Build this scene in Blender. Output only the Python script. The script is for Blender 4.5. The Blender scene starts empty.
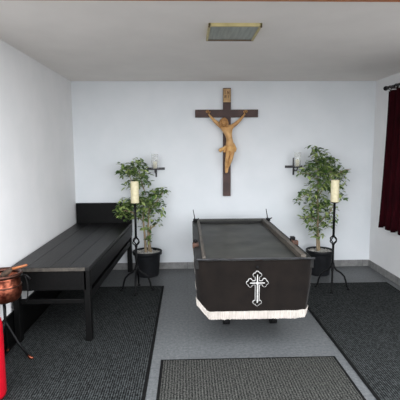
import bpy, bmesh, math, random
from mathutils import Vector, Matrix
rnd = random.Random(7)
S = bpy.context.scene
COL = S.collection
PI = math.pi

# ------------------------------------------------------------------ camera (400 x 400 frame)
FPX, CH = 420.0, 1.6
yaw, pitch, roll = math.radians(1.77), math.radians(6.8), math.radians(-0.35)
f_ = Vector((math.sin(yaw)*math.cos(pitch), math.cos(yaw)*math.cos(pitch), -math.sin(pitch)))
r0 = f_.cross(Vector((0, 0, 1))).normalized(); u0 = r0.cross(f_)
r_ = r0*math.cos(roll) + u0*math.sin(roll)
u_ = u0*math.cos(roll) - r0*math.sin(roll)
CAM = Vector((0, 0, CH))
cd = bpy.data.cameras.new('camera'); cam = bpy.data.objects.new('camera', cd); COL.objects.link(cam)
M = Matrix.Identity(4)
for i in range(3):
    M[i][0] = r_[i]; M[i][1] = u_[i]; M[i][2] = -f_[i]; M[i][3] = CAM[i]
cam.matrix_world = M
cd.sensor_width = 36; cd.lens = FPX/400*36; cd.clip_start = 0.05
S.camera = cam

def cast(px, py, axis, val):
    """point of a real plane (axis = val) measured off the photograph"""
    d = f_*FPX + r_*(px-200) + u_*(200-py)
    return CAM + d*((val-CAM[axis])/d[axis])

# ------------------------------------------------------------------ materials
def lin(c):
    c = c/255.0
    return c/12.92 if c <= 0.04045 else ((c+0.055)/1.055)**2.4
def rgb(r, g, b): return (lin(r), lin(g), lin(b), 1)

def mat(name, c1, c2=None, rough=0.6, metal=0.0, scale=20, detail=4, bump=0.0, bscale=None, spec=0.5, stretch=None, sheen=0.0, c3=None):
    m = bpy.data.materials.new(name); m.use_nodes = True
    nt = m.node_tree; N = nt.nodes; Lk = nt.links
    b = N['Principled BSDF']
    b.inputs['Roughness'].default_value = rough
    b.inputs['Metallic'].default_value = metal
    b.inputs['Specular IOR Level'].default_value = spec
    if sheen:
        b.inputs['Sheen Weight'].default_value = sheen
    tc = N.new('ShaderNodeTexCoord'); mp = N.new('ShaderNodeMapping')
    Lk.new(tc.outputs['Object'], mp.inputs['Vector'])
    if stretch: mp.inputs['Scale'].default_value = stretch
    if c2 is None: c2 = tuple(min(1, v*1.18) for v in c1[:3]) + (1,)
    nz = N.new('ShaderNodeTexNoise'); nz.inputs['Scale'].default_value = scale; nz.inputs['Detail'].default_value = detail
    Lk.new(mp.outputs['Vector'], nz.inputs['Vector'])
    rp = N.new('ShaderNodeValToRGB')
    rp.color_ramp.elements[0].position = 0.35; rp.color_ramp.elements[0].color = c1
    rp.color_ramp.elements[1].position = 0.65; rp.color_ramp.elements[1].color = c2
    if c3:
        e = rp.color_ramp.elements.new(0.75); e.color = c3
    Lk.new(nz.outputs['Fac'], rp.inputs['Fac']); Lk.new(rp.outputs['Color'], b.inputs['Base Color'])
    if bump:
        bn = N.new('ShaderNodeTexNoise'); bn.inputs['Scale'].default_value = bscale or scale*2; bn.inputs['Detail'].default_value = 5
        Lk.new(mp.outputs['Vector'], bn.inputs['Vector'])
        bp = N.new('ShaderNodeBump'); bp.inputs['Strength'].default_value = bump; bp.inputs['Distance'].default_value = 0.01
        Lk.new(bn.outputs['Fac'], bp.inputs['Height']); Lk.new(bp.outputs['Normal'], b.inputs['Normal'])
    return m

def glass_mat():
    m = bpy.data.materials.new('clear_glass'); m.use_nodes = True
    b = m.node_tree.nodes['Principled BSDF']
    b.inputs['Base Color'].default_value = (0.80, 0.82, 0.80, 1)
    b.inputs['Roughness'].default_value = 0.1
    b.inputs['Alpha'].default_value = 0.22
    return m

def tile_mat(name, c1, c2, joint, size, rough, speck):
    m = bpy.data.materials.new(name); m.use_nodes = True
    nt = m.node_tree; N = nt.nodes; Lk = nt.links; b = N['Principled BSDF']
    b.inputs['Roughness'].default_value = rough
    tc = N.new('ShaderNodeTexCoord')
    br = N.new('ShaderNodeTexBrick'); br.offset = 0.0
    br.inputs['Color1'].default_value = (1, 1, 1, 1); br.inputs['Color2'].default_value = (0.93, 0.93, 0.94, 1)
    br.inputs['Mortar'].default_value = joint
    br.inputs['Scale'].default_value = 1.0; br.inputs['Mortar Size'].default_value = 0.004
    br.inputs['Brick Width'].default_value = size[0]; br.inputs['Row Height'].default_value = size[1]
    Lk.new(tc.outputs['Object'], br.inputs['Vector'])
    nz = N.new('ShaderNodeTexNoise'); nz.inputs['Scale'].default_value = speck; nz.inputs['Detail'].default_value = 8; nz.inputs['Roughness'].default_value = 0.75
    Lk.new(tc.outputs['Object'], nz.inputs['Vector'])
    rp = N.new('ShaderNodeValToRGB')
    rp.color_ramp.elements[0].position = 0.3; rp.color_ramp.elements[0].color = c1
    rp.color_ramp.elements[1].position = 0.7; rp.color_ramp.elements[1].color = c2
    Lk.new(nz.outputs['Fac'], rp.inputs['Fac'])
    mx = N.new('ShaderNodeMixRGB'); mx.blend_type = 'MULTIPLY'; mx.inputs['Fac'].default_value = 1
    Lk.new(rp.outputs['Color'], mx.inputs['Color1']); Lk.new(br.outputs['Color'], mx.inputs['Color2'])
    Lk.new(mx.outputs['Color'], b.inputs['Base Color'])
    return m

def rib_mat(name, c1, c2, per_m, rib=0.55, nsc=70):
    """ribbed entrance matting: ribs run away from the door, flecked"""
    m = bpy.data.materials.new(name); m.use_nodes = True
    nt = m.node_tree; N = nt.nodes; Lk = nt.links; b = N['Principled BSDF']
    b.inputs['Roughness'].default_value = 0.95; b.inputs['Specular IOR Level'].default_value = 0.15
    tc = N.new('ShaderNodeTexCoord')
    wv = N.new('ShaderNodeTexWave'); wv.bands_direction = 'X'; wv.inputs['Scale'].default_value = per_m/3.18
    wv.inputs['Distortion'].default_value = 0.6; wv.inputs['Detail'].default_value = 2
    Lk.new(tc.outputs['Object'], wv.inputs['Vector'])
    nz = N.new('ShaderNodeTexNoise'); nz.inputs['Scale'].default_value = nsc; nz.inputs['Detail'].default_value = 4
    Lk.new(tc.outputs['Object'], nz.inputs['Vector'])
    ml = N.new('ShaderNodeMath'); ml.operation = 'MULTIPLY_ADD'
    Lk.new(nz.outputs['Fac'], ml.inputs[0]); ml.inputs[1].default_value = 1.7
    sc = N.new('ShaderNodeMath'); sc.operation = 'MULTIPLY_ADD'; sc.inputs[1].default_value = rib; sc.inputs[2].default_value = -0.33-rib*0.5
    Lk.new(wv.outputs['Fac'], sc.inputs[0]); Lk.new(sc.outputs[0], ml.inputs[2])
    rp = N.new('ShaderNodeValToRGB')
    rp.color_ramp.elements[0].position = 0.3; rp.color_ramp.elements[0].color = c1
    rp.color_ramp.elements[1].position = 0.9; rp.color_ramp.elements[1].color = c2
    Lk.new(ml.outputs[0], rp.inputs['Fac']); Lk.new(rp.outputs['Color'], b.inputs['Base Color'])
    bp = N.new('ShaderNodeBump'); bp.inputs['Strength'].default_value = 0.5; bp.inputs['Distance'].default_value = 0.006
    Lk.new(wv.outputs['Fac'], bp.inputs['Height']); Lk.new(bp.outputs['Normal'], b.inputs['Normal'])
    return m

def leaf_mat():
    m = bpy.data.materials.new('ficus_leaf'); m.use_nodes = True
    nt = m.node_tree; N = nt.nodes; Lk = nt.links; b = N['Principled BSDF']
    at = N.new('ShaderNodeAttribute'); at.attribute_name = 'tone'
    rp = N.new('ShaderNodeValToRGB')
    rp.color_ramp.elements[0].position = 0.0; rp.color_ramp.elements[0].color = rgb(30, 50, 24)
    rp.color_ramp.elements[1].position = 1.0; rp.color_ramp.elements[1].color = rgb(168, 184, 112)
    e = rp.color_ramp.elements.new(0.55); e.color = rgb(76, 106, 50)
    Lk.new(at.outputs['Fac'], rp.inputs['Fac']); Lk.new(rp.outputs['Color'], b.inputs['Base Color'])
    b.inputs['Roughness'].default_value = 0.38
    return m

MT = dict(
    wall=mat('white_plaster', rgb(222, 226, 229), rgb(227, 230, 233), 0.9, scale=3, bump=0.05, bscale=120, spec=0.2),
    wall_side=mat('white_plaster_side', rgb(226, 226, 226), rgb(231, 230, 230), 0.9, scale=3, bump=0.05, bscale=120, spec=0.2),
    ceil=mat('ceiling_paint', rgb(236, 231, 226), rgb(240, 235, 230), 0.95, scale=3, bump=0.04, bscale=150, spec=0.1),
    floor=tile_mat('stone_tile', rgb(58, 60, 61), rgb(112, 114, 115), (0.86, 0.87, 0.88, 1), (0.6, 0.42), 0.5, 40),
    base=tile_mat('stone_skirting', rgb(104, 104, 103), rgb(146, 145, 143), (0.6, 0.6, 0.6, 1), (0.4, 0.6), 0.5, 14),
    paving=mat('outdoor_paving', rgb(72, 71, 69), rgb(92, 90, 88), 0.9, scale=6),
    lintel=mat('stained_lintel_wood', rgb(168, 96, 48), rgb(196, 120, 66), 0.5, scale=8, stretch=(1, 8, 8)),
    black=mat('black_stained_wood', rgb(4, 4, 4), rgb(9, 9, 9), 0.45, spec=0.14, scale=5, stretch=(9, 0.8, 9), bump=0.15, bscale=14),
    blacktop=mat('worn_black_boards', rgb(10, 10, 10), rgb(23, 22, 22), 0.4, scale=4, stretch=(9, 0.7, 9), bump=0.3, bscale=12, c3=rgb(48, 47, 46), spec=0.22),
    worn=mat('worn_board_edge', rgb(42, 38, 34), rgb(74, 68, 60), 0.6, scale=12, stretch=(2, 1, 1)),
    iron=mat('black_wrought_iron', rgb(8, 8, 9), rgb(16, 16, 17), 0.5, 0.2, spec=0.2, scale=40, bump=0.15),
    sconce=mat('dark_iron', rgb(52, 51, 53), rgb(78, 76, 78), 0.5, 0.4, scale=40),
    wax=mat('cream_wax', rgb(204, 194, 158), rgb(220, 211, 176), 0.55, scale=30),
    wick=mat('charred_wick', rgb(20, 18, 16), rgb(40, 34, 30), 0.9),
    glass=glass_mat(),
    pot=mat('anthracite_plastic', rgb(22, 23, 25), rgb(30, 31, 34), 0.55, spec=0.25, scale=15),
    pebble=mat('pale_pebbles', rgb(120, 116, 110), rgb(205, 202, 196), 0.85, scale=60, bump=0.8, bscale=70),
    bark=mat('ficus_bark', rgb(128, 112, 90), rgb(170, 152, 124), 0.85, scale=30, stretch=(3, 3, 0.6), bump=0.3),
    leaf=leaf_mat(),
    crosswood=mat('brown_cross_wood', rgb(56, 37, 33), rgb(78, 54, 48), 0.6, scale=9, stretch=(1, 1, 1), bump=0.2),
    carved=mat('carved_limewood', rgb(184, 136, 84), rgb(214, 168, 110), 0.5, scale=14),
    cloth_c=mat('carved_loincloth', rgb(196, 148, 88), rgb(222, 178, 116), 0.55, scale=14),
    hair=mat('carved_hair', rgb(150, 106, 62), rgb(186, 138, 84), 0.6, scale=60, bump=0.6),
    scroll=mat('tan_scroll', rgb(196, 158, 112), rgb(218, 184, 138), 0.6, scale=18),
    ink=mat('dark_lettering', rgb(96, 62, 42), rgb(112, 76, 52), 0.7),
    velvetk=mat('black_skirt_cloth', rgb(15, 11, 9), rgb(22, 17, 14), 0.9, scale=9, sheen=0.06, bump=0.15, bscale=160, spec=0.12),
    fringe=mat('white_fringe', rgb(160, 152, 144), rgb(206, 199, 192), 0.8, scale=70, stretch=(3, 3, 0.1), bump=0.6, bscale=120),
    white=mat('white_embroidery', rgb(160, 158, 156), rgb(192, 190, 188), 0.85, scale=90),
    bed=mat('worn_grey_bed', rgb(36, 37, 34), rgb(60, 60, 55), 0.5, spec=0.3, scale=4, detail=8, bump=0.12, bscale=9, c3=rgb(74, 72, 66)),
    rail=mat('weathered_rail_wood', rgb(58, 53, 47), rgb(88, 81, 73), 0.6, scale=10, stretch=(6, 0.8, 6), bump=0.2),
    rim=mat('dark_painted_rim', rgb(14, 14, 14), rgb(28, 27, 26), 0.5, spec=0.25, scale=12, stretch=(4, 1, 4)),
    steel=mat('dull_steel', rgb(34, 34, 36), rgb(60, 60, 62), 0.35, 0.7, scale=20, stretch=(0.6, 4, 4)),
    rust=mat('rusty_brown_metal', rgb(66, 44, 34), rgb(98, 68, 54), 0.6, 0.3, scale=40),
    rubber=mat('black_rubber', rgb(14, 14, 15), rgb(22, 22, 23), 0.7, spec=0.15),
    mat_l=rib_mat('ribbed_charcoal_matting', rgb(6, 7, 7), rgb(60, 63, 63), 62, 0.5, 60),
    mat_c=rib_mat('ribbed_grey_matting', rgb(8, 8, 8), rgb(84, 84, 80), 50, 0.25, 90),
    matedge=mat('mat_rubber_edge', rgb(9, 9, 9), rgb(14, 14, 14), 0.8, spec=0.12),
    velvetr=mat('dark_red_velvet', rgb(28, 2, 6), rgb(44, 4, 11), 0.9, scale=12, stretch=(4, 4, 0.5), spec=0.08),
    copper=mat('hammered_copper', rgb(88, 44, 34), rgb(158, 92, 70), 0.3, 0.95, scale=26, bump=0.35, bscale=45),
    copper_d=mat('tarnished_copper', rgb(64, 42, 36), rgb(98, 64, 54), 0.4, 0.9, scale=26),
    brushwood=mat('light_brown_handle', rgb(140, 80, 42), rgb(170, 106, 60), 0.5, scale=20),
    bristle=mat('dark_bristles', rgb(44, 34, 28), rgb(78, 60, 46), 0.9, scale=80),
    red=mat('bright_red_enamel', rgb(168, 6, 26), rgb(178, 10, 31), 0.35, scale=8),
    lampframe=mat('yellowed_lamp_frame', rgb(176, 162, 112), rgb(196, 182, 130), 0.5, scale=10),
    lampedge=mat('brown_lamp_edge', rgb(84, 66, 48), rgb(104, 82, 60), 0.5, scale=10),
    diffuser=mat('grey_ribbed_diffuser', rgb(122, 130, 122), rgb(150, 156, 148), 0.45, scale=6, stretch=(8, 0.6, 1)),
)

# ------------------------------------------------------------------ mesh helpers
def ease(p): return p
class MB:
    def __init__(s): s.bm = bmesh.new(); s.mi = 0
    def _f(s, vs, smooth=False):
        try:
            f = s.bm.faces.new(vs); f.material_index = s.mi; f.smooth = smooth; return f
        except ValueError: return None
    def box(s, x0, x1, y0, y1, z0, z1, bevel=0.0, rot=None):
        vs = [Vector((x, y, z)) for x in (x0, x1) for y in (y0, y1) for z in (z0, z1)]
        if rot is not None:
            c = Vector(((x0+x1)/2, (y0+y1)/2, (z0+z1)/2)); vs = [c + rot @ (v-c) for v in vs]
        b = [s.bm.verts.new(v) for v in vs]
        fs = [s._f([b[i] for i in q]) for q in ((0, 1, 3, 2), (4, 6, 7, 5), (0, 4, 5, 1), (2, 3, 7, 6), (0, 2, 6, 4), (1, 5, 7, 3))]
        if bevel:
            es = list({e for f in fs for e in f.edges})
            r = bmesh.ops.bevel(s.bm, geom=es, offset=bevel, segments=2, affect='EDGES', profile=0.6)
            for f in r['faces']: f.material_index = s.mi
        return s
    def prism(s, poly, z0, z1):
        a = [s.bm.verts.new((x, y, z0)) for x, y in poly]; b = [s.bm.verts.new((x, y, z1)) for x, y in poly]
        n = len(poly)
        s._f(a[::-1]); s._f(b)
        for i in range(n): s._f([a[i], a[(i+1) % n], b[(i+1) % n], b[i]])
        return s
    def tube(s, pts, rad, n=8, caps=True, flat=None):
        pts = [Vector(p) for p in pts]
        rads = rad if isinstance(rad, (list, tuple)) else [rad]*len(pts)
        rings = []; up = None
        for i, p in enumerate(pts):
            t = (pts[min(i+1, len(pts)-1)] - pts[max(i-1, 0)]).normalized()
            if up is None:
                up = Vector((0, 0, 1)) if abs(t.z) < 0.9 else Vector((1, 0, 0))
            x = t.cross(up)
            if x.length < 1e-4: x = t.cross(Vector((0, 1, 0)))
            x.normalize(); y = x.cross(t).normalized(); up = y
            rings.append([s.bm.verts.new(p + (x*math.cos(2*PI*k/n) + y*math.sin(2*PI*k/n))*rads[i]) for k in range(n)])
        for a, b in zip(rings, rings[1:]):
            for k in range(n): s._f([a[k], a[(k+1) % n], b[(k+1) % n], b[k]], True)
        if caps: s._f(rings[0][::-1]); s._f(rings[-1])
        return s
    def lathe(s, prof, n=32, c=(0, 0, 0), close=False):
        rings = []
        for r, z in prof:
            if r < 1e-6: rings.append([s.bm.verts.new((c[0], c[1], c[2]+z))])
            else: rings.append([s.bm.verts.new((c[0]+r*math.cos(2*PI*k/n), c[1]+r*math.sin(2*PI*k/n), c[2]+z)) for k in range(n)])
        pairs = list(zip(rings, rings[1:])) + ([(rings[-1], rings[0])] if close else [])
        for a, b in pairs:
            for k in range(n):
                if len(a) == 1 and len(b) == 1: continue
                if len(a) == 1: s._f([a[0], b[(k+1) % n], b[k]], True)
                elif len(b) == 1: s._f([a[k], a[(k+1) % n], b[0]], True)
                else: s._f([a[k], a[(k+1) % n], b[(k+1) % n], b[k]], True)
        return s
    def ball(s, c, r, n=12, sc=(1, 1, 1), rot=None):
        mt = Matrix.Translation(Vector(c)) @ (rot.to_4x4() if rot is not None else Matrix.Identity(4)) @ Matrix.Diagonal((r*sc[0], r*sc[1], r*sc[2], 1))
        g = bmesh.ops.create_uvsphere(s.bm, u_segments=n, v_segments=max(6, n*2//3), radius=1, matrix=mt)
        for v in g['verts']:
            for f in v.link_faces: f.smooth = True; f.material_index = s.mi
        return s
    def grid(s, fn, nu, nv, smooth=True):
        g = [[s.bm.verts.new(fn(i/nu, j/nv)) for j in range(nv+1)] for i in range(nu+1)]
        for i in range(nu):
            for j in range(nv): s._f([g[i][j], g[i+1][j], g[i+1][j+1], g[i][j+1]], smooth)
        return s
    def build(s, name, mats, parent=None, normals=True):
        if normals: bmesh.ops.recalc_face_normals(s.bm, faces=s.bm.faces[:])
        me = bpy.data.meshes.new(name); s.bm.to_mesh(me); s.bm.free()
        for m in (mats if isinstance(mats, (list, tuple)) else [mats]): me.materials.append(m)
        o = bpy.data.objects.new(name, me); COL.objects.link(o)
        if parent is not None: o.parent = parent
        return o

def tag(o, label=None, cat=None, group=None, kind=None):
    if label: o['label'] = label
    if cat: o['category'] = cat
    if group: o['group'] = group
    if kind: o['kind'] = kind
    return o
def thing(name, label, cat, loc=(0, 0, 0), rz=0, group=None):
    o = bpy.data.objects.new(name, None); COL.objects.link(o)
    o.empty_display_size = 0.1; o.location = loc; o.rotation_euler = (0, 0, rz)
    return tag(o, label, cat, group)
def dup(o, parent=None):
    c = o.copy(); COL.objects.link(c)
    if parent is not None: c.parent = parent
    for ch in list(o.children): dup(ch, c)
    return c
def struct(o): o['kind'] = 'structure'; return o
def at(mb_obj, loc):
    mb_obj.location = loc; return mb_obj

# ------------------------------------------------------------------ room shell
D = cast(187, 268.5, 2, 0).y              # back wall
XL = cast(73.7, 150, 1, D).x; XR = cast(373.5, 150, 1, D).x
ZC = cast(224, 81, 1, D).z
YF = 2.56                                  # open front of the room
T = 0.2
struct(MB().box(XL-T, XR+T, YF-0.15, D+T, -0.15, 0).build('floor', MT['floor']))
struct(MB().box(XL-T, XR+T, YF-0.15, D+T, ZC, ZC+T).build('ceiling', MT['ceil']))
struct(MB().box(XL-T, XR+T, D, D+T, 0, ZC).build('wall_back', MT['wall']))
struct(MB().box(XL-T, XL, YF-0.15, D, 0, ZC).build('wall_left', MT['wall_side']))
struct(MB().box(XR, XR+T, YF-0.15, D, 0, ZC).build('wall_right', MT['wall_side']))
struct(MB().box(-14, 14, -20, YF-0.15, -0.20, -0.04).build('ground', MT['paving']))
zl = cast(200, 1.3, 1, YF).z
struct(MB().box(XL-T, XR+T, YF-0.15, YF, min(zl, ZC-0.005), ZC+0.45, 0.004).build('trim_1', MT['lintel']))
bb = 0.09
struct(MB().box(XL, XR, D-0.012, D, 0, bb, 0.003).build('baseboard_back', MT['base']))
struct(MB().box(XR-0.012, XR, YF, D-0.012, 0, bb, 0.003).build('baseboard_right', MT['base']))
struct(MB().box(XL, XL+0.014, YF, D-0.012, 0, 0.27, 0.003).build('black_band_left', MT['black']))  # plain black band along the foot of the left wall, taller than the skirting

# ------------------------------------------------------------------ mats
def floor_mat(label, x0, x1, y0, y1, m, edge=0.022, th=0.012):
    t = thing('floor_mat', label, 'mat', ((x0+x1)/2, (y0+y1)/2, 0), 0, 'ribbed floor mats')
    w, d = (x1-x0)/2, (y1-y0)/2
    MB().box(-w+edge, w-edge, -d+edge, d-edge, 0.0, th).build('carpet', m, t)
    b = MB()
    b.box(-w, w, -d, -d+edge, 0, th-0.003, 0.003); b.box(-w, w, d-edge, d, 0, th-0.003, 0.003)
    b.box(-w, -w+edge, -d+edge, d-edge, 0, th-0.003, 0.003); b.box(w-edge, w, -d+edge, d-edge, 0, th-0.003, 0.003)
    b.build('border', MT['matedge'], t)
    return t
floor_mat('large charcoal ribbed mat under the black bench, along the left wall', XL+0.02, -0.283, YF-0.12, 4.82, MT['mat_l'])
floor_mat('large charcoal ribbed mat on the right, below the red curtain', 1.203, 2.39, YF-0.12, 4.83, MT['mat_l'])
floor_mat('smaller dark grey ribbed mat on bare tiles in front of the bier', -0.212, 1.132, YF-0.13, 3.055, MT['mat_c'])

# ------------------------------------------------------------------ black bench along the left wall
HB = 0.655
bx0, by0, by1 = XL+0.016, 3.375, 5.50
W = 0.648; LEN = by1-by0
def flare(o):
    for c in o.children_recursive:
        if c.type == 'MESH':
            for v in c.data.vertices: v.co.x *= 1 + 0.115*v.co.y/LEN
bench = thing('bench', 'long black wooden bench with worn board top and upright end board, along the left wall', 'bench', (bx0, by0, 0))
PW = (0, 0.22, 0.51, 0.74, 1.0); b = MB(); nb = 4; g = 0.002
for i in range(nb):
    b.box(PW[i]*W+g/2, PW[i+1]*W-g/2, 0, LEN, HB-0.035, HB, 0.003)
seat = b.build('seat', MT['blacktop'], bench)
MB().box(0.02, W-0.035, -0.006, 0.0, HB-0.033, HB-0.004, 0.002).build('worn_edge', MT['worn'], seat)['label'] = 'paler worn front edge of the seat'
MB().box(W-0.028, W+0.004, 0.03, LEN-0.02, HB-0.175, HB-0.036, 0.004).build('side_apron', MT['black'], bench)
MB().box(0.004, 0.03, 0.03, LEN-0.02, HB-0.13, HB-0.036, 0.004).build('side_apron', MT['black'], bench)
MB().box(0.03, W-0.03, 0.012, 0.045, HB-0.20, HB-0.036, 0.004).build('end_apron', MT['black'], bench)
MB().box(0.03, W-0.03, LEN-0.045, LEN-0.012, HB-0.20, HB-0.036, 0.004).build('end_apron', MT['black'], bench)
for lx in (0.01, W-0.052):
    for ly in (0.012, LEN-0.075):
        MB().box(lx, lx+0.05, ly, ly+0.062, 0.012 if ly < 1 else 0.0, HB-0.036, 0.004).build('leg', MT['black'], bench)
MB().box(W-0.045, W-0.012, 0.07, LEN-0.07, 0.36, 0.425, 0.004).build('side_stretcher', MT['black'], bench)
MB().box(0.06, W-0.06, 0.04, 0.07, 0.33, 0.37, 0.004).build('end_stretcher', MT['black'], bench)
MB().box(0.06, W-0.06, LEN-0.09, LEN-0.06, 0.33, 0.37, 0.004).build('end_stretcher', MT['black'], bench)
MB().box(0.0, W+0.0, LEN-0.005, LEN+0.025, HB-0.14, HB+0.262, 0.004).build('end_board', MT['black'], bench)

flare(bench)

# ------------------------------------------------------------------ bier with cloth skirt
ZB = 0.76
byf = cast(255, 258, 2, ZB).y; byb = cast(230, 219.5, 2, ZB).y
bxl, bxr = cast(195.3, 258, 2, ZB).x, cast(315.5, 258, 2, ZB).x
BW, BL = bxr-bxl, byb-byf
bier = thing('bier', 'black bier trolley with recessed grey top and fringed black skirt with white cross', 'bier', ((bxl+bxr)/2, byf, 0))
hw = BW/2
# top
MB().box(-hw+0.075, hw-0.09, 0.02, BL-0.085, ZB-0.075, ZB-0.03).build('bed', MT['bed'], bier)
b = MB()
b.box(-hw, -hw+0.07, 0.012, BL, ZB-0.09, ZB-0.012, 0.004); b.box(hw-0.075, hw, 0.012, BL, ZB-0.09, ZB-0.018, 0.004)
b.box(-hw+0.07, hw-0.075, BL-0.08, BL, ZB-0.09, ZB-0.006, 0.004)
b.build('frame', MT['rim'], bier)
MB().box(-hw+0.055, -hw+0.083, 0.02, BL-0.02, ZB-0.06, ZB+0.012, 0.004).build('side_rail', MT['rail'], bier)
MB().box(hw-0.10, hw-0.058, 0.02, BL-0.02, ZB-0.06, ZB+0.016, 0.004).build('side_rail', MT['rail'], bier)
MB().box(-hw+0.083, hw-0.10, BL-0.075, BL-0.01, ZB-0.05, ZB+0.014, 0.004).build('end_rail', MT['bed'], bier)
MB().box(-hw+0.01, hw+0.004, -0.012, 0.012, ZB-0.014, ZB+0.0, 0.004).build('front_bar', MT['steel'], bier)
MB().box(0.005, 0.06, 0.02, 0.05, ZB-0.03, ZB-0.024, 0.001).build('tan_plate', MT['rust'], bier)
for sx in (-1, 1):      # rear pins and side clamps
    p = MB()
    X = sx*(hw-0.03)
    p.tube([(X, BL-0.06, ZB-0.012), (X+sx*0.0-0.004, BL-0.06, ZB+0.05), (X-0.02, BL-0.06, ZB+0.135)], [0.007, 0.006, 0.004], 6)
    p.box(X-0.02, X+0.03, BL-0.085, BL-0.03, ZB-0.012, ZB+0.022, 0.006)
    p.tube([(X+0.02, BL-0.06, ZB+0.01), (X+0.045, BL-0.09, ZB+0.03)], 0.007, 6)
    p.build('corner_pin', MT['iron'], bier)
    yc = 0.5 if sx < 0 else 0.56
    X = sx*(hw-0.012)
    c = MB()
    c.box(X-0.028, X+0.028, yc-0.03, yc+0.03, ZB-0.03, ZB+0.014, 0.006)
    cl = c.build('clamp', MT['rust'], bier)
    MB().box(X-0.02, X+0.02, yc+0.05, yc+0.11, ZB-0.03, ZB+0.032, 0.006).tube([(X, yc+0.08, ZB+0.02), (X, yc, ZB+0.012)], 0.008, 6).build('clamp_lever', MT['iron'], cl)
# under-carriage
MB().box(-hw+0.12, hw-0.12, 0.2, BL-0.15, ZB-0.13, ZB-0.078, 0.004).build('under_frame', MT['rubber'], bier)
for lx in (0.35-(bxl+bxr)/2, 0.785-(bxl+bxr)/2):
    for ly in (0.53, BL-0.35):
        l = MB().box(lx-0.055, lx+0.055, ly-0.03, ly+0.03, 0.09, ZB-0.13, 0.004)
        lo = l.build('leg', MT['rubber'], bier)
        w = MB()
        w.tube([(lx-0.03, ly, 0.05), (lx+0.03, ly, 0.05)], 0.05, 20)
        w.box(lx-0.042, lx-0.034, ly-0.02, ly+0.02, 0.045, 0.115); w.box(lx+0.034, lx+0.042, ly-0.02, ly+0.02, 0.045, 0.115)
        w.box(lx-0.034, lx+0.034, ly-0.03, ly+0.03, 0.105, 0.115)
        w.build('caster', MT['rubber'], lo)
# skirt: U shaped in plan, rounded front corners, hem raised a little at the left corner
ztop = ZB-0.02
zbot = cast(257, 318.5, 1, byf).z
cr = 0.06
path = []
for i in range(22): path.append((-hw, BL-0.03-(BL-0.03-cr)*i/21.0, 'l'))
for i in range(1, 8):
    a = PI + (PI/2)*i/8; path.append((-hw+cr+cr*math.cos(a), cr+cr*math.sin(a), 'c'))
for i in range(41): path.append((-hw+cr+(2*hw-2*cr)*i/40.0, 0.0, 'f'))
for i in range(1, 8):
    a = -PI/2 + (PI/2)*i/8; path.append((hw-cr+cr*math.cos(a), cr+cr*math.sin(a), 'c'))
for i in range(22): path.append((hw, cr+(BL-0.03-cr)*i/21.0, 'r'))
def skirt_pt(i, z, out=0.0):
    x, y, w = path[i]
    k = (ztop-z)/(ztop-zbot)               # 0 top, 1 hem
    kk = max(0, min(1.15, k))
    tx = 0.045*kk*kk
    fold = 0.012*kk*math.sin(i*0.9+1.3*math.sin(i*0.37))*(0.25 if w == 'f' else 1.0)
    if w == 'f':
        e = abs(x)/hw
        return Vector((x*(1-tx/hw), y-out-fold*(0.3+e*0.7) + 0.03*kk*max(0, e-0.8)*3, z))
    s = 1 if x > 0 else -1
    return Vector((x - s*tx + s*(fold+out*(0.7 if w == 'c' else 1)), y-(out*0.7 if w == 'c' else 0), z))
def hem(i):
    x, y, w = path[i]
    if w == 'r': return 0.012
    if w == 'l': return 0.095
    if x < 0: return 0.095*max(0, min(1, (-x-(hw-0.085))/0.085))**2.0
    return 0.02*max(0, (x/hw-0.8))*5*0.5
npth = len(path)
fr = 0.066
b = MB()
rows = 14
gv = [[b.bm.verts.new(skirt_pt(i, ztop + (zbot+hem(i)+fr*0.6-ztop)*j/rows)) for j in range(rows+1)] for i in range(npth)]
for i in range(npth-1):
    for j in range(rows): b._f([gv[i][j], gv[i+1][j], gv[i+1][j+1], gv[i][j+1]], True)
skirt = b.build('skirt', MT['velvetk'], bier)
b = MB()
# fringe: a braid strip and hanging threads as a corrugated band
sub = 5
fi = [(i + q/sub) for i in range(npth-1) for q in range(sub)]
def lerp_pt(t, zz, out):
    i = int(t); q = t-i
    return skirt_pt(i, zz(i), out).lerp(skirt_pt(min(i+1, npth-1), zz(min(i+1, npth-1)), out), q)
cols = []
for n_, t in enumerate(fi):
    j1 = rnd.uniform(-0.004, 0.004)
    o_ = 0.006 + (0.004 if n_ % 2 else 0.0)
    cols.append([b.bm.verts.new(lerp_pt(t, lambda i, a=a: zbot+hem(i)+a+(j1 if a == 0 else 0), o_)) for a in (fr, fr*0.82, fr*0.4, 0.0)])
for a, c in zip(cols, cols[1:]):
    for j in range(3): b._f([a[j], c[j], c[j+1], a[j+1]])
b.build('fringe', MT['fringe'], skirt)['label'] = 'white fringe along the skirt hem'
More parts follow.
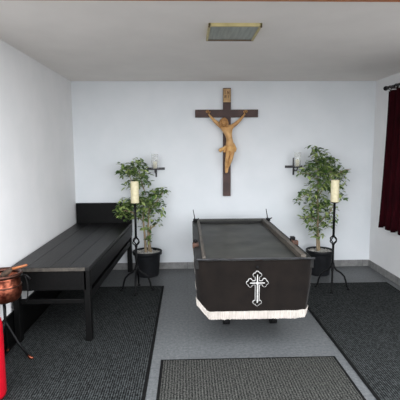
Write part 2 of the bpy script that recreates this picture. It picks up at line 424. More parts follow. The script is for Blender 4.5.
# white budded cross on the skirt (outline, dark field, inner white cross)
cx = cast(257, 289, 1, byf).x - (bxl+bxr)/2
z_t = cast(257, 270.5, 1, byf).z; z_b = cast(257, 305.5, 1, byf).z
zx = cast(257, 282.3, 1, byf).z
ar = (cast(268.3, 282, 1, byf).x - cast(246, 282, 1, byf).x)/2
b = MB()
def disc(x, z, r, y0, y1, n=18):
    vs = [b.bm.verts.new((x+r*math.cos(2*PI*k/n), y0, z+r*math.sin(2*PI*k/n))) for k in range(n)]
    vs2 = [b.bm.verts.new((v.co.x, y1, v.co.z)) for v in vs]
    b._f(vs); b._f(vs2[::-1])
    for k in range(n): b._f([vs[k], vs[(k+1) % n], vs2[(k+1) % n], vs2[k]])
def budded(shr, y0, y1):
    h = 0.018 - shr
    b.box(cx-h, cx+h, y0, y1, z_b+0.02, z_t-0.02); b.box(cx-ar+0.02, cx+ar-0.02, y0, y1, zx-h, zx+h)
    for dx, dz, ln in ((0, 1, z_t-zx), (0, -1, zx-z_b), (1, 0, ar), (-1, 0, ar)):
        px, pz = -dz, dx
        tx_, tz_ = cx+dx*(ln-0.017), zx+dz*(ln-0.017)
        disc(tx_, tz_, 0.017-shr, y0, y1)
        for s in (-1, 1):
            disc(cx+dx*(ln-0.032)+s*px*0.019, zx+dz*(ln-0.032)+s*pz*0.019, 0.017-shr, y0, y1)
b.mi = 0; budded(0.0, -0.014, -0.004)
b.mi = 1; budded(0.0038, -0.0165, -0.013)
b.mi = 0
b.box(cx-0.004, cx+0.004, -0.0195, -0.016, z_b+0.03, z_t-0.028)
b.box(cx-ar+0.03, cx+ar-0.03, -0.0195, -0.016, zx-0.004, zx+0.004)
b.box(cx+0.011, cx+0.0135, -0.0185, -0.016, z_b+0.04, zx-0.012)
disc(cx, zx, 0.011, -0.021, -0.016)
b.build('cross_emblem', [MT['white'], MT['velvetk']], skirt)['label'] = 'white budded cross appliqued on the skirt front'
MB().ball((cx, -0.006, cast(257, 267, 1, byf).z), 0.012, 10, (1, 0.8, 1)).build('button', MT['rubber'], skirt)

# ------------------------------------------------------------------ floor candle stands + pillar candles
def stand(label, x, y, rz, ztop_):
    t = thing('candle_stand', label, 'candle stand', (x, y, 0), rz, 'black wrought iron candle stands')
    zk = ztop_*0.565
    p = MB()
    p.tube([(0, 0, 0.21), (0, 0, zk-0.045)], 0.013, 8); p.tube([(0, 0, zk+0.045), (0, 0, ztop_-0.012)], 0.013, 8)
    p.ball((0, 0, 0.21), 0.016, 10)
    p.build('pole', MT['iron'], t)
    k = MB()
    for q in range(4):
        k.tube([(0.044*math.sin(PI*s/10)*math.cos(q*PI/2+s*0.16), 0.044*math.sin(PI*s/10)*math.sin(q*PI/2+s*0.16), zk-0.05+0.1*s/10) for s in range(11)], 0.007, 6)
    k.ball((0, 0, zk-0.05), 0.017, 8); k.ball((0, 0, zk+0.05), 0.017, 8)
    k.build('basket_knot', MT['iron'], t)
    MB().lathe([(0, -0.012), (0.03, -0.012), (0.048, -0.003), (0.05, 0.0), (0.0, 0.0)], 24, (0, 0, ztop_)).build('drip_plate', MT['iron'], t)
    for q in range(4):
        a = q*PI/2; ca, sa = math.cos(a), math.sin(a)
        pts = [(0.006, 0.30), (0.016, 0.255), (0.045, 0.215), (0.09, 0.19), (0.13, 0.15), (0.15, 0.09), (0.16, 0.035), (0.175, 0.013)]
        l = MB(); l.tube([(r*ca, r*sa, z) for r, z in pts], [0.011]*6+[0.01, 0.009], 7)
        l.lathe([(0, 0), (0.02, 0), (0.02, 0.008), (0.008, 0.016), (0, 0.016)], 12, (0.178*ca, 0.178*sa, 0))
        l.build('leg', MT['iron'], t)
    return t
def pillar(label, x, y, z, r, h):
    t = thing('pillar_candle', label, 'candle', (x, y, z), 0, 'thick cream pillar candles')
    MB().lathe([(0, 0), (r*0.97, 0), (r, 0.006), (r, h-0.01), (r*0.93, h), (r*0.75, h-0.004), (0.012, h-0.014), (0, h-0.014)], 28).build('wax_body', MT['wax'], t)
    MB().tube([(0, 0, h-0.015), (0.002, 0, h+0.006)], 0.002, 5).build('wick', MT['wick'], t)
    return t
LX, LY = -0.58, 4.66
RX, RY = 1.655, 4.63
zL = cast(135, 204, 1, LY).z; zLt = cast(135, 181.5, 1, LY).z
zR = cast(335, 203, 1, RY).z; zRt = cast(335, 180, 1, RY).z
s1 = stand('black wrought iron candle stand on the left, in front of the ficus beside the bench', LX, LY, 0.0, zL)
s2 = stand('black wrought iron candle stand on the right mat, right of the bier', RX, RY, -0.35, zR)
for o in (s1, s2): o.location.z = 0.012
pillar('thick cream pillar candle on the left iron stand, before the left ficus', LX, LY, zL+0.012, 0.046, zLt-zL-0.01)
pillar('thick cream pillar candle on the right iron stand, before the right ficus', RX, RY, zR+0.012, 0.046, zRt-zR-0.01)

# ------------------------------------------------------------------ potted ficus trees
def leafs(b, lay, blobs, yc, spread, pxm, seed, ymax):
    rr = random.Random(seed)
    for (px, py, rx, ry, n) in blobs:
        for _ in range(int(n*1.3)):
            while True:
                u, v, w = rr.uniform(-1, 1), rr.uniform(-1, 1), rr.uniform(-1, 1)
                if u*u+v*v+w*w < 1: break
            y = yc + w*min(spread, max(rx, ry)/pxm)
            y = min(y, ymax-0.05)
            p = cast(px+u*rx, py+v*ry, 1, yc); p.y = y
            L = rr.uniform(0.05, 0.082); wd = L*rr.uniform(0.42, 0.54)
            az = rr.uniform(0, 2*PI); el = rr.uniform(-0.8, 0.45)
            d = Vector((math.cos(az)*math.cos(el), math.sin(az)*math.cos(el), math.sin(el)))
            side = d.cross(Vector((0, 0, 1)) + Vector((rr.uniform(-.6, .6), rr.uniform(-.6, .6), 0))).normalized()
            nn = side.cross(d).normalized()
            if nn.z < 0: nn = -nn
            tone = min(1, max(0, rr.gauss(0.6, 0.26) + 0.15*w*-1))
            q0 = p; tip = p + d*L - nn*L*0.12
            m1, m2 = p + d*L*0.3, p + d*L*0.68
            vs = [q0, m1+side*wd*0.46+nn*0.004, m2+side*wd*0.38+nn*0.003, tip, m2-side*wd*0.38+nn*0.003, m1-side*wd*0.46+nn*0.004, m1, m2-nn*0.002]
            if max(v_.y for v_ in vs) > ymax-0.01: continue
            V = [b.bm.verts.new(v_) for v_ in vs]
            for q in ((0, 1, 6), (6, 1, 2, 7), (7, 2, 3), (0, 6, 5), (6, 7, 4, 5), (7, 3, 4)):
                f = b._f([V[k] for k in q], True)
                if f:
                    for lp in f.loops: lp[lay] = (tone, tone, tone, 1)

def ficus(label, x, y, trunks, blobs, twigs, seed, pot_h, pot_r):
    t = thing('potted_ficus', label, 'potted plant', (x, y, 0), 0, 'potted ficus trees')
    r = pot_r
    MB().lathe([(0, 0), (r*0.78, 0), (r*0.80, 0.01), (r*0.95, pot_h-0.05), (r*0.96, pot_h-0.045), (r*1.06, pot_h-0.04), (r*1.08, pot_h-0.005), (r*1.06, pot_h), (r*0.98, pot_h), (r*0.95, pot_h-0.03), (0, pot_h-0.03)], 40).build('pot', MT['pot'], t)
    g = MB(); rr = random.Random(seed)
    g.lathe([(0, 0.008), (r*0.5, 0.004), (r*0.93, 0.0)], 30, (0, 0, pot_h-0.03))
    for _ in range(150):
        a, q = rr.uniform(0, 2*PI), r*0.88*math.sqrt(rr.random())
        g.ball((q*math.cos(a), q*math.sin(a), pot_h-0.02), rr.uniform(0.008, 0.015), 6, (1, 1, 0.6))
    g.build('pebbles', MT['pebble'], t)
    off = Vector((x, y, 0))
    for tr in trunks:
        pts = [Vector((p[0], p[1], p[2])) - off for p in tr]
        n = len(pts)
        # smooth the polyline
        for _ in range(2):
            q = [pts[0]]
            for a, c in zip(pts, pts[1:]): q += [a.lerp(c, 0.25), a.lerp(c, 0.75)]
            pts = q + [pts[-1]]
        MB().tube(pts, [0.019*(1-0.7*i/len(pts)) for i in range(len(pts))], 8).build('trunk', MT['bark'], t)
    b = MB()
    for tw in twigs:
        b.tube([Vector(p)-off for p in tw], [0.007]*(len(tw)-1)+[0.003], 5)
    b.build('branches', MT['bark'], t)
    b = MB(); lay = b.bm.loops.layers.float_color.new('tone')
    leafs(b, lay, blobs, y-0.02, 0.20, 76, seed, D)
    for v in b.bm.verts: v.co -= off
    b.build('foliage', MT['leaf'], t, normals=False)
    return t
P = lambda px, py, y: tuple(cast(px, py, 1, y))
ly = 5.30; lp = cast(147.5, 278, 2, 0); lx = cast(147.5, 258, 1, ly).x
blobsL = [(137, 168, 10, 8, 100), (126, 172, 9, 6, 60), (143, 180, 9, 8, 80), (133, 184, 9, 6, 55), (138, 162, 4, 4, 14), (122, 165, 4, 3, 10),
          (158, 193, 9, 6, 60), (148, 200, 12, 10, 130), (156, 206, 10, 8, 70), (133, 203, 13, 8, 110), (122, 210, 7, 7, 50),
          (143, 214, 12, 7, 70), (156, 222, 6, 5, 20), (126, 216, 7, 4, 25), (146, 228, 6, 4, 18), (149, 237, 3, 6, 16), (119, 206, 4, 4, 14), (163, 212, 3, 3, 8), (165, 190, 3, 3, 9)]
twL = [[P(148, 215, ly), P(158, 200, ly-0.05), P(163, 192, ly-0.05)], [P(143, 205, ly), P(135, 190, ly), P(128, 172, ly-0.03)],
       [P(146, 195, ly), P(140, 178, ly+0.03), P(138, 163, ly)], [P(144, 222, ly), P(132, 212, ly-0.05), P(122, 210, ly-0.08)],
       [P(147, 232, ly), P(154, 226, ly-0.05), P(158, 223, ly-0.05)]]
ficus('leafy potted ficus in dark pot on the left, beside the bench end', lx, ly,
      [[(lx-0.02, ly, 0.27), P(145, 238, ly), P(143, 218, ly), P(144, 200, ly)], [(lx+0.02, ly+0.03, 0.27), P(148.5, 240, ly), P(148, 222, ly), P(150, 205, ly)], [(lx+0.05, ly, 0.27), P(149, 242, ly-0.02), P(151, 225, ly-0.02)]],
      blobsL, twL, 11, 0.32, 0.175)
ry = 5.24; rx = cast(319.5, 258, 1, ry).x
blobsR = [(315, 152, 5, 5, 26), (321, 158, 10, 8, 85), (328, 165, 12, 9, 120), (316, 168, 12, 9, 110), (338, 170, 10, 6, 50), (327, 176, 14, 8, 120), (306, 172, 9, 4, 35),
          (341, 180, 5, 8, 30), (318, 185, 10, 6, 60), (333, 188, 9, 8, 55), (303, 192, 4, 3, 14), (311, 194, 9, 5, 45), (298, 199, 3, 5, 12),
          (318, 202, 12, 8, 100), (311, 212, 9, 9, 70), (326, 210, 11, 10, 80), (340, 196, 5, 6, 22), (306, 219, 5, 4, 22), (316, 224, 10, 8, 60), (330, 222, 9, 7, 40), (318, 234, 7, 5, 26), (312, 146, 3, 2, 6), (319, 148, 3, 3, 8)]
twR = [[P(318, 205, ry), P(307, 194, ry-0.05), P(297, 201, ry-0.08)], [P(318, 195, ry), P(318, 170, ry), P(314, 150, ry)],
       [P(319, 195, ry), P(330, 178, ry-0.05), P(345, 170, ry-0.06), P(351, 169, ry-0.06)], [P(318, 220, ry), P(308, 216, ry-0.05), P(303, 220, ry-0.05)],
       [P(318, 180, ry), P(308, 174, ry), P(298, 173, ry)], [P(318, 224, ry), P(330, 212, ry-0.05), P(336, 200, ry-0.05)]]
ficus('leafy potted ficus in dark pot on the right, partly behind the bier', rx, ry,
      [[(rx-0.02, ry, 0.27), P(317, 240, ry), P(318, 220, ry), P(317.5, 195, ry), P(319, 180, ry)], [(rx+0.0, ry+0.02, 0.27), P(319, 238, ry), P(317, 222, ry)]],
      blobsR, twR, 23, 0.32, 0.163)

# ------------------------------------------------------------------ crucifix on the back wall
cwt = 0.045
yw = D - cwt                                # front face of the cross beams
A = cast(222.8, 88, 1, yw); B = cast(231, 196, 1, yw)
C1 = cast(195.2, 109.7, 1, yw); C2 = cast(258, 117.2, 1, yw)
xc = (A.x + B.x)/2; hwid = 0.05
cruc = thing('crucifix', 'brown wooden wall crucifix with carved tan figure, on the back wall', 'crucifix', (xc, D-0.003, B.z))
zo = B.z
O = Vector((xc, D, zo))
MB().box(-hwid, hwid, -cwt, 0, 0, A.z-zo, 0.003).build('upright_beam', MT['crosswood'], cruc)
zc1, zc0 = C1.z-zo, C2.z-zo
MB().box(C1.x-xc, C2.x-xc, -cwt-0.004, -0.002, zc0, zc1, 0.003).build('crossbeam', MT['crosswood'], cruc)
# curled inscription scroll
st = cast(226, 89.5, 1, yw).z-zo; sb = cast(226, 102, 1, yw).z-zo
sx = -0.002
b = MB()
prof = []
nseg = 16
for i in range(nseg+1):
    z = st + (sb-st)*i/nseg
    prof.append((-cwt-0.008-0.006*math.sin(PI*i/nseg*2), z))
prof = [(-cwt-0.022, st-0.012), (-cwt-0.026, st-0.002), (-cwt-0.016, st+0.004)] + prof + [(-cwt-0.016, sb-0.004), (-cwt-0.026, sb+0.002), (-cwt-0.022, sb+0.012)]
for (y1, z1), (y2, z2) in zip(prof, prof[1:]):
    v = [b.bm.verts.new(p) for p in ((sx-0.046, y1, z1), (sx+0.046, y1, z1), (sx+0.048, y2, z2), (sx-0.048, y2, z2))]
    b._f(v, True)
scr = b.build('inscription_scroll', MT['scroll'], cruc)
m = scr.modifiers.new('thick', 'SOLIDIFY'); m.thickness = 0.004
# lettering as small raised strokes, two letters on each line
b = MB()
def stroke(x0, z0, x1, z1, th=0.0028, y=-cwt-0.019):
    d = Vector((x1-x0, 0, z1-z0)); n = Vector((-d.z, 0, d.x)).normalized()*th
    p = [Vector((x0, y, z0))-n, Vector((x1, y, z1))-n, Vector((x1, y, z1))+n, Vector((x0, y, z0))+n]
    f = [b.bm.verts.new(q) for q in p]; k = [b.bm.verts.new(q+Vector((0, 0.012, 0))) for q in p]
    b._f(f); b._f(k[::-1])
    for i in range(4): b._f([f[i], f[(i+1) % 4], k[(i+1) % 4], k[i]])
def letter(ch, x, z, w=0.026, h=0.042):
    if ch == 'I': stroke(x+w/2, z, x+w/2, z+h)
    if ch == 'N': stroke(x, z, x, z+h); stroke(x, z+h, x+w, z); stroke(x+w, z, x+w, z+h)
    if ch == 'R': stroke(x, z, x, z+h); stroke(x, z+h, x+w, z+h*0.85); stroke(x+w, z+h*0.85, x+w, z+h*0.6); stroke(x+w, z+h*0.6, x, z+h*0.48); stroke(x+w*0.3, z+h*0.5, x+w, z)
zm = (st+sb)/2
letter('I', sx-0.034, zm+0.022, 0.022, 0.034); letter('N', sx+0.004, zm+0.022, 0.022, 0.034); letter('R', sx-0.030, zm-0.03, 0.022, 0.034); letter('I', sx+0.006, zm-0.03, 0.022, 0.034)
b.build('lettering', MT['ink'], scr)

# carved figure: one continuous skinned body
yb = yw-0.055
def Q(px, py, dy=0.0):
    p = cast(px, py, 1, yb) - O; p.y += dy; return p
verts, edges, rad = [], [], []
def chain(pts, start=None):
    prev = start
    for (p, r) in pts:
        verts.append(p); rad.append(r); i = len(verts)-1
        if prev is not None: edges.append((prev, i))
        prev = i
    return prev
pel = chain([(Q(230.4, 146), (0.046, 0.040))])
wst = chain([(Q(229.6, 140), (0.072, 0.042)), (Q(228.4, 134.5, -0.006), (0.074, 0.046)), (Q(227, 129.5, -0.01), (0.070, 0.044))], pel)
nk = chain([(Q(225.6, 126, -0.012), (0.03, 0.028)), (Q(224.4, 124.4, -0.026), (0.028, 0.03)), (Q(223.6, 122.6, -0.038), (0.041, 0.046)), (Q(223.2, 120.6, -0.036), (0.03, 0.034))], wst)
chain([(Q(221.6, 127, -0.004), (0.028, 0.028)), (Q(217.5, 123.6, 0.004), (0.027, 0.027)), (Q(213, 119.2, 0.012), (0.02, 0.02)), (Q(209.6, 115.0, 0.03), (0.012, 0.012)), (Q(208.2, 113.0, 0.036), (0.017, 0.010))], wst)
chain([(Q(231.6, 126.6, -0.004), (0.028, 0.028)), (Q(235.8, 123.8, 0.004), (0.027, 0.027)), (Q(240.6, 119.4, 0.012), (0.02, 0.02)), (Q(244.4, 114.8, 0.03), (0.012, 0.012)), (Q(245.8, 112.8, 0.036), (0.017, 0.010))], wst)
chain([(Q(228.2, 149, -0.012), (0.036, 0.036)), (Q(227.4, 154, -0.05), (0.029, 0.029)), (Q(226.4, 158.4, -0.075), (0.025, 0.026)), (Q(226.2, 163.4, -0.035), (0.023, 0.024)), (Q(226.0, 168.2, 0.0), (0.014, 0.015)), (Q(226.0, 170.6, -0.012), (0.016, 0.014)), (Q(225.8, 173, -0.032), (0.014, 0.01))], pel)
chain([(Q(232.4, 149, -0.012), (0.036, 0.036)), (Q(231.8, 154, -0.045), (0.029, 0.029)), (Q(230.6, 158.4, -0.065), (0.025, 0.026)), (Q(229, 163.4, -0.03), (0.023, 0.024)), (Q(227.6, 167.6, -0.004), (0.014, 0.015)), (Q(227.0, 170.2, -0.02), (0.016, 0.014)), (Q(226.6, 172.6, -0.042), (0.014, 0.01))], pel)
me = bpy.data.meshes.new('figure_skeleton'); me.from_pydata([tuple(v) for v in verts], edges, [])
tmp = bpy.data.objects.new('figure_skeleton', me); COL.objects.link(tmp)
sk = tmp.modifiers.new('skin', 'SKIN'); sk.use_smooth_shade = True
for i, v in enumerate(me.skin_vertices[0].data):
    v.radius = rad[i]; v.use_root = (i == 0)
ss = tmp.modifiers.new('sub', 'SUBSURF'); ss.levels = 2; ss.render_levels = 2
dg = bpy.context.evaluated_depsgraph_get(); dg.update()
ev = tmp.evaluated_get(dg); bme = bpy.data.meshes.new_from_object(ev)
b = MB(); b.bm.from_mesh(bme)
for f in b.bm.faces: f.smooth = True
bpy.data.objects.remove(tmp); bpy.data.meshes.remove(bme)
# fingers, thumbs, nose, brow, ears grown onto the body mesh
for (hx, hy, s) in ((208.2, 113.0, -1), (245.8, 112.8, 1)):
    c = Q(hx, hy, 0.036); up = Vector((s*0.35, 0, 1)).normalized(); sd = Vector((up.z, 0, -up.x))
    for k, ln in enumerate((0.028, 0.034, 0.036, 0.031)):
        o_ = (k-1.5)*0.0085
        p0 = c + sd*o_ + up*0.008; p1 = p0 + up*ln*0.6 + sd*o_*0.3; p2 = p1 + up*ln*0.3 + Vector((0, -0.014, 0))
        b.tube([p0, p1, p2], [0.0048, 0.0042, 0.0034], 6)
    p0 = c - sd*s*0.012 - up*0.004; b.tube([p0, p0 - sd*s*0.016 + up*0.008 + Vector((0, -0.006, 0)), p0 - sd*s*0.019 + up*0.02 + Vector((0, -0.012, 0))], [0.0055, 0.0048, 0.0036], 6)
hc = Q(223.5, 122.4, -0.038)
dn = Vector((-0.18, -0.85, -0.5)).normalized()        # direction of the bowed face
tl = Matrix.Rotation(math.radians(-14), 3, 'Y')
b.tube([hc + Vector((0.0, -0.04, 0.012)), hc + Vector((-0.004, -0.056, -0.006)), hc + Vector((-0.004, -0.046, -0.010))], [0.005, 0.008, 0.006], 6)
for s in (-1, 1):
    b.ball(hc + Vector((s*0.016-0.002, -0.040, 0.008)), 0.006, 6, (1.3, 0.6, 0.7)); b.ball(hc + Vector((s*0.041, 0.0, 0.0)), 0.010, 6, (0.5, 0.8, 1.3))
b.ball(hc + Vector((-0.004, -0.043, -0.02)), 0.010, 6, (1.2, 0.5, 0.4))
body = b.build('carved_figure', MT['carved'], cruc)
# hair and beard
b = MB()
b.ball(hc + Vector((0.003, 0.012, 0.014)), 0.048, 12, (1.0, 0.95, 0.95))
for s in (-1, 1):
    b.tube([hc + Vector((s*0.03, -0.01, 0.03)), hc + Vector((s*0.044, -0.012, -0.005)), hc + Vector((s*0.043, -0.016, -0.04)), hc + Vector((s*0.036, -0.022, -0.066))], [0.016, 0.018, 0.016, 0.007], 7)
b.ball(hc + Vector((-0.006, -0.035, -0.038)), 0.017, 8, (1.2, 0.8, 1.3))
b.build('hair', MT['hair'], body)
# loincloth with its knotted end flying out to the left
b = MB()
pc = Q(230, 146); n = 28
prof = [(0.050, 0.043, 0.036), (0.057, 0.050, 0.024), (0.058, 0.053, -0.02), (0.060, 0.058, -0.05), (0.056, 0.060, -0.068)]
rings = []
for (ax, ay, dz) in prof:
    rings.append([b.bm.verts.new((pc.x+0.003+(ax+0.003*math.sin(5*k+dz*90))*math.cos(2*PI*k/n), pc.y-0.012*(dz < -0.03)+(ay+0.003*math.sin(7*k))*math.sin(2*PI*k/n), pc.z+dz+0.008*math.sin(2*PI*k/n*2))) for k in range(n)])
for a, c in zip(rings, rings[1:]):
    for k in range(n): b._f([a[k], a[(k+1) % n], c[(k+1) % n], c[k]], True)
kn = Q(225, 147.2, -0.035)
b.ball(kn, 0.02, 8)
b.tube([kn, Q(222.5, 149.0, -0.035), Q(219.8, 150.4, -0.03), Q(218.6, 149.6, -0.03)], [0.012, 0.022, 0.028, 0.014], 8)
b.tube([kn, Q(224.2, 152, -0.03), Q(223.0, 151.8, -0.03)], [0.01, 0.014, 0.006], 7)
b.tube([Q(234, 145, -0.02), Q(235.4, 149, -0.02), Q(235, 152, -0.02)], [0.012, 0.016, 0.006], 7)
b.build('loincloth', MT['cloth_c'], body)
# nails
for p in (Q(208.6, 113.6, 0.03), Q(245.4, 113.4, 0.03), Q(226.5, 170.8, -0.02)):
    MB().tube([p, p+Vector((0, -0.018, 0))], [0.003, 0.006], 6).build('nail', MT['wick'], cruc)

# ------------------------------------------------------------------ wall candle sconces
def sconce(label, px, py):
    p = cast(px, py, 1, D)
    t = thing('wall_sconce', label, 'sconce', tuple(p), 0, 'iron cross wall sconces')
    b = MB(); b.box(-0.011, 0.011, -0.016, 0, -0.115, 0.115, 0.003); b.build('upright_bar', MT['sconce'], t)
    b = MB(); b.box(-0.115, 0.115, -0.022, -0.006, -0.02, 0.012, 0.003); b.build('cross_bar', MT['sconce'], t)
    b = MB(); b.tube([(0, -0.012, -0.03), (0, -0.06, -0.05), (0, -0.17, -0.05), (0, -0.21, -0.02), (0, -0.21, 0.0)], 0.009, 8)
    b.build('arm', MT['sconce'], t)
    MB().lathe([(0, -0.004), (0.04, -0.004), (0.05, 0.004), (0.05, 0.008), (0.044, 0.005), (0, 0.004)], 24, (0, -0.21, 0)).build('holder_dish', MT['sconce'], t)
    r = 0.045
    MB().lathe([(r, 0.008), (r, 0.19), (r-0.004, 0.19), (r-0.004, 0.008)], 28, (0, -0.21, 0), close=True).build('glass_cylinder', MT['glass'], t)
    c = thing('candle', 'small cream candle inside the glass of the ' + ('left' if px < 200 else 'right') + ' wall sconce', 'candle', (p.x, p.y-0.21, p.z+0.005), 0, 'candles in the wall sconces')
    MB().lathe([(0, 0), (0.024, 0), (0.024, 0.085), (0.021, 0.09), (0.0, 0.086)], 20).build('wax_body', MT['wax'], c)
    MB().tube([(0, 0, 0.085), (0.001, 0, 0.1)], 0.002, 5).build('wick', MT['wick'], c)
sconce('iron cross-shaped wall sconce with glass cylinder, left of the crucifix', 156.2, 168.3)
sconce('iron cross-shaped wall sconce with glass cylinder, right of the crucifix', 293.3, 166.3)

# ------------------------------------------------------------------ curtain and rod on the right wall
ZR = cast(387, 88, 0, XR-0.09).z
yc1 = 5.07
rod = thing('curtain_rod', 'dark curtain rod with knob end on the right wall, holding the red curtain', 'curtain rod', (XR, yc1, ZR))
MB().tube([(-0.09, 0.0, 0), (-0.09, -1.45, 0)], 0.014, 10).build('pole', MT['iron'], rod)
MB().ball((-0.09, 0.03, 0), 0.027, 12, (1, 1.2, 1)).tube([(-0.09, -0.01, 0), (-0.09, 0.012, 0)], 0.02, 10).build('finial', MT['iron'], rod)
for yy in (-0.09, -1.35):
    MB().box(-0.012, 0, yy-0.015, yy+0.015, -0.05, 0.04, 0.003).tube([(-0.005, yy, -0.012), (-0.09, yy, -0.012)], 0.008, 8).build('bracket', MT['iron'], rod)
cz0 = 0.625
cur = thing('curtain', 'dark red velvet curtain hanging in folds from the rod on the right wall', 'curtain', (XR-0.085, yc1-0.05, cz0))
ztopc = ZR-0.045-cz0
def cpt(u, v):
    z = ztopc*(1-v)
    flare = 0.11*v**1.5
    y = flare - u*(1.25+flare)
    amp = 0.028+0.018*v
    ph = u*2*PI*9 + 0.5*math.sin(u*23)+v*0.4*math.sin(u*9)
    x = -0.005 + amp*math.sin(ph)
    zb = 0.035*(0.5-0.5*math.sin(ph*0.5+0.6)) if v > 0.999 else 0
    z0 = 0.0 - 0.0*u
    return Vector((x, y, z+zb+z0))
cl = MB().grid(cpt, 150, 24).build('drapery', MT['velvetr'], cur)
mo = cl.modifiers.new('thick', 'SOLIDIFY'); mo.thickness = 0.004
for k in range(9):
    yy = -0.03-k*1.2/8
    b = MB(); n = 16
    b.tube([(-0.005+0.024*math.cos(2*PI*i/n), yy, ztopc+0.028+0.024*math.sin(2*PI*i/n)+0.008) for i in range(n+1)], 0.004, 6, caps=False)
    b.build('ring', MT['iron'], cur)

# ------------------------------------------------------------------ ceiling lamp (unlit)
lc = [cast(208, 25.8, 2, ZC-0.02), cast(261.5, 25.8, 2, ZC-0.02), cast(254, 41, 2, ZC-0.02), cast(206.5, 41, 2, ZC-0.02)]
lx0 = (lc[0].x+lc[3].x)/2; lx1 = (lc[1].x+lc[2].x)/2; ly0 = lc[0].y; ly1 = lc[3].y
lamp = thing('ceiling_lamp', 'square unlit ceiling lamp with yellowed frame and grey diffuser', 'ceiling lamp', ((lx0+lx1)/2, (ly0+ly1)/2, ZC))
w, d = (lx1-lx0)/2, (ly1-ly0)/2
b = MB(); e = 0.016; h = -0.022
b.box(-w, w, -d, -d+e*1.4, h, 0, 0.002); b.box(-w, -w+e, -d, d, h, 0, 0.002); b.box(w-e, w, -d, d, h, 0, 0.002)
fo = b.build('frame', MT['lampframe'], lamp)
MB().box(-w, w, d-e, d, h, 0, 0.002).build('rear_frame', MT['lampedge'], lamp)['label'] = 'darker rear edge of the lamp frame'
MB().box(-w+e, w-e, -d+e, d-e, h+0.008, -0.005, 0.004).build('diffuser', MT['diffuser'], lamp)
for sx_ in (-1, 1): MB().ball((sx_*(w-0.006), -d+0.008, h), 0.008, 8).build('screw', MT['lampedge'], fo)

# ------------------------------------------------------------------ copper bucket on an iron stand, sprinkler, red cylinder
ys = 3.12
bxp = cast(4.0, 300, 1, ys)
bz0 = cast(5, 299.5, 1, ys).z; bz1 = cast(5, 272, 1, ys).z
bxx = bxp.x; hgt = bz1-bz0; br_ = cast(20.6, 285, 1, ys).x - bxx
stn = thing('bucket_stand', 'black iron tripod stand with copper-tipped feet at the lower left', 'stand', (bxx, ys, 0.012))
MB().tube([(0, 0, 0.22), (0, 0, bz0-0.05)], 0.012, 8).build('pole', MT['iron'], stn)
MB().lathe([(0, -0.035), (0.05, -0.03), (0.085, -0.014), (0.085, -0.012), (0, -0.012)], 24, (0, 0, bz0-0.003)).build('tray', MT['iron'], stn)
for a in (-0.12, -0.12+2*PI/3, -0.12+4*PI/3):
    ca, sa = math.cos(a), math.sin(a)
    R_ = 0.185
    if math.cos(a) < -0.1: R_ = min(R_, (bxx-XL-0.03)/abs(ca))
    l = MB(); l.tube([(0, 0, 0.30), (0.02*ca, 0.02*sa, 0.26), (R_*0.5*ca, R_*0.5*sa, 0.13), (R_*0.93*ca, R_*0.93*sa, 0.022)], 0.010, 8)
    lo = l.build('leg', MT['iron'], stn)
    MB().tube([(R_*0.90*ca, R_*0.90*sa, 0.03), (R_*ca, R_*sa, 0.012), (R_*1.12*ca, R_*1.12*sa, 0.013)], [0.012, 0.012, 0.008], 8).build('copper_foot', MT['copper'], lo)['label'] = 'copper foot tip'
bk = thing('bucket', 'round copper bucket on the iron stand at the left edge', 'bucket', (bxx, ys, bz0))
R1 = br_
MB().lathe([(0, 0), (R1*0.80, 0.0), (R1*0.90, 0.012), (R1*0.97, hgt*0.16), (R1, hgt*0.34), (R1*0.985, hgt*0.52), (R1*0.95, hgt*0.60), (R1*0.94, hgt*0.80), (R1*0.93, hgt*0.9),
            (R1*0.90, hgt*0.9), (R1*0.90, hgt*0.6), (R1*0.85, 0.03), (0, 0.02)], 44).build('vessel', MT['copper'], bk)
MB().lathe([(R1*0.88, hgt*0.86), (R1*1.04, hgt*0.86), (R1*1.09, hgt*0.93), (R1*1.06, hgt*1.0), (R1*0.95, hgt*0.98), (R1*0.88, hgt*0.92)], 44, close=True).build('rim', MT['copper_d'], bk)
MB().tube([(R1*0.98*math.cos(2*PI*i/40), R1*0.98*math.sin(2*PI*i/40), hgt*0.535) for i in range(41)], 0.006, 6, caps=False).build('seam_band', MT['copper_d'], bk)
b = MB()
lug = Vector((R1*1.06, -0.0, hgt*0.84))
b.tube([(R1*0.9, 0, hgt*0.84), lug, lug+Vector((0.01, 0, 0.02))], 0.008, 8)
b.tube([lug + Vector((0.03*0.2, 0, 0)) + Vector((0.018+0.02*math.cos(t_*PI/8), 0, -0.10+0.10*math.sin(t_*PI/8))) for t_ in range(-4, 5)], 0.005, 6)
b.tube([lug, lug+Vector((0.035, 0, 0.012)), lug+Vector((0.07, -0.01, -0.02))], [0.008, 0.007, 0.009], 8)
b.build('bail_handle', MT['iron'], bk)
wt = MB().lathe([(0, hgt*0.7), (R1*0.89, hgt*0.7)], 30).build('water', MT['steel'], bk)
spr = thing('sprinkler', 'sprinkler with light brown wooden handle resting in the copper bucket', 'sprinkler', (bxx, ys, bz1))
p0 = cast(27.5, 264.8, 1, ys-0.02) - Vector((bxx, ys, bz1)); p1 = cast(12, 268.8, 1, ys-0.06) - Vector((bxx, ys, bz1))
ptail = p1 + (p1-p0).normalized()*0.09 + Vector((0, 0.03, -0.045))
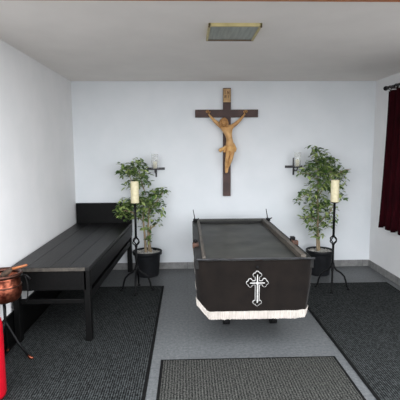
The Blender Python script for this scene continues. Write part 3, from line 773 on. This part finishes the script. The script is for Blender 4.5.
MB().tube([p0, p0.lerp(p1, 0.1), p0.lerp(p1, 0.6), p1], [0.006, 0.010, 0.009, 0.011], 10).build('handle', MT['brushwood'], spr)
MB().tube([p1, p1.lerp(ptail, 0.3), p1.lerp(ptail, 0.8), ptail], [0.010, 0.02, 0.024, 0.012], 10).build('brush_head', MT['bristle'], spr)
red = thing('canister', 'tall bright red cylinder cut off by the left edge, below the copper bucket', 'canister', (0, 0, 0))
ey = 2.60; ex = cast(3.7, 360, 1, ey).x - 0.085
red.location = (ex, ey, 0.012)
MB().lathe([(0, 0), (0.06, 0), (0.078, 0.008), (0.085, 0.03), (0.085, 0.47), (0.078, 0.52), (0.05, 0.555), (0.03, 0.565), (0, 0.565)], 36).build('shell', MT['red'], red)
MB().lathe([(0.0, 0.56), (0.026, 0.56), (0.026, 0.585), (0.014, 0.59), (0.014, 0.60), (0, 0.60)], 18).build('neck', MT['rubber'], red)

# ------------------------------------------------------------------ light: overcast daylight through the open front
wd = bpy.data.worlds.new('overcast_sky'); S.world = wd; wd.use_nodes = True
nt = wd.node_tree; bg = nt.nodes['Background']
tc = nt.nodes.new('ShaderNodeTexCoord'); sp = nt.nodes.new('ShaderNodeSeparateXYZ'); rp = nt.nodes.new('ShaderNodeValToRGB')
nt.links.new(tc.outputs['Generated'], sp.inputs[0]); nt.links.new(sp.outputs['Z'], rp.inputs['Fac'])
rp.color_ramp.elements[0].position = 0.0; rp.color_ramp.elements[0].color = (0.95, 0.97, 1.0, 1)
rp.color_ramp.elements[1].position = 0.6; rp.color_ramp.elements[1].color = (0.93, 0.97, 1.02, 1)
nt.links.new(rp.outputs['Color'], bg.inputs['Color'])
bg.inputs['Strength'].default_value = 5.7
pl = bpy.data.lights.new('doorway_portal', 'AREA'); pl.shape = 'RECTANGLE'; pl.size = XR-XL; pl.size_y = ZC
pl.cycles.is_portal = True
po = bpy.data.objects.new('doorway_portal', pl); COL.objects.link(po)
po.location = ((XL+XR)/2, YF-0.16, ZC/2); po.rotation_euler = (math.radians(90), 0, 0)

S.view_settings.view_transform = 'Standard'
S.view_settings.look = 'None'
S.view_settings.exposure = 0.0
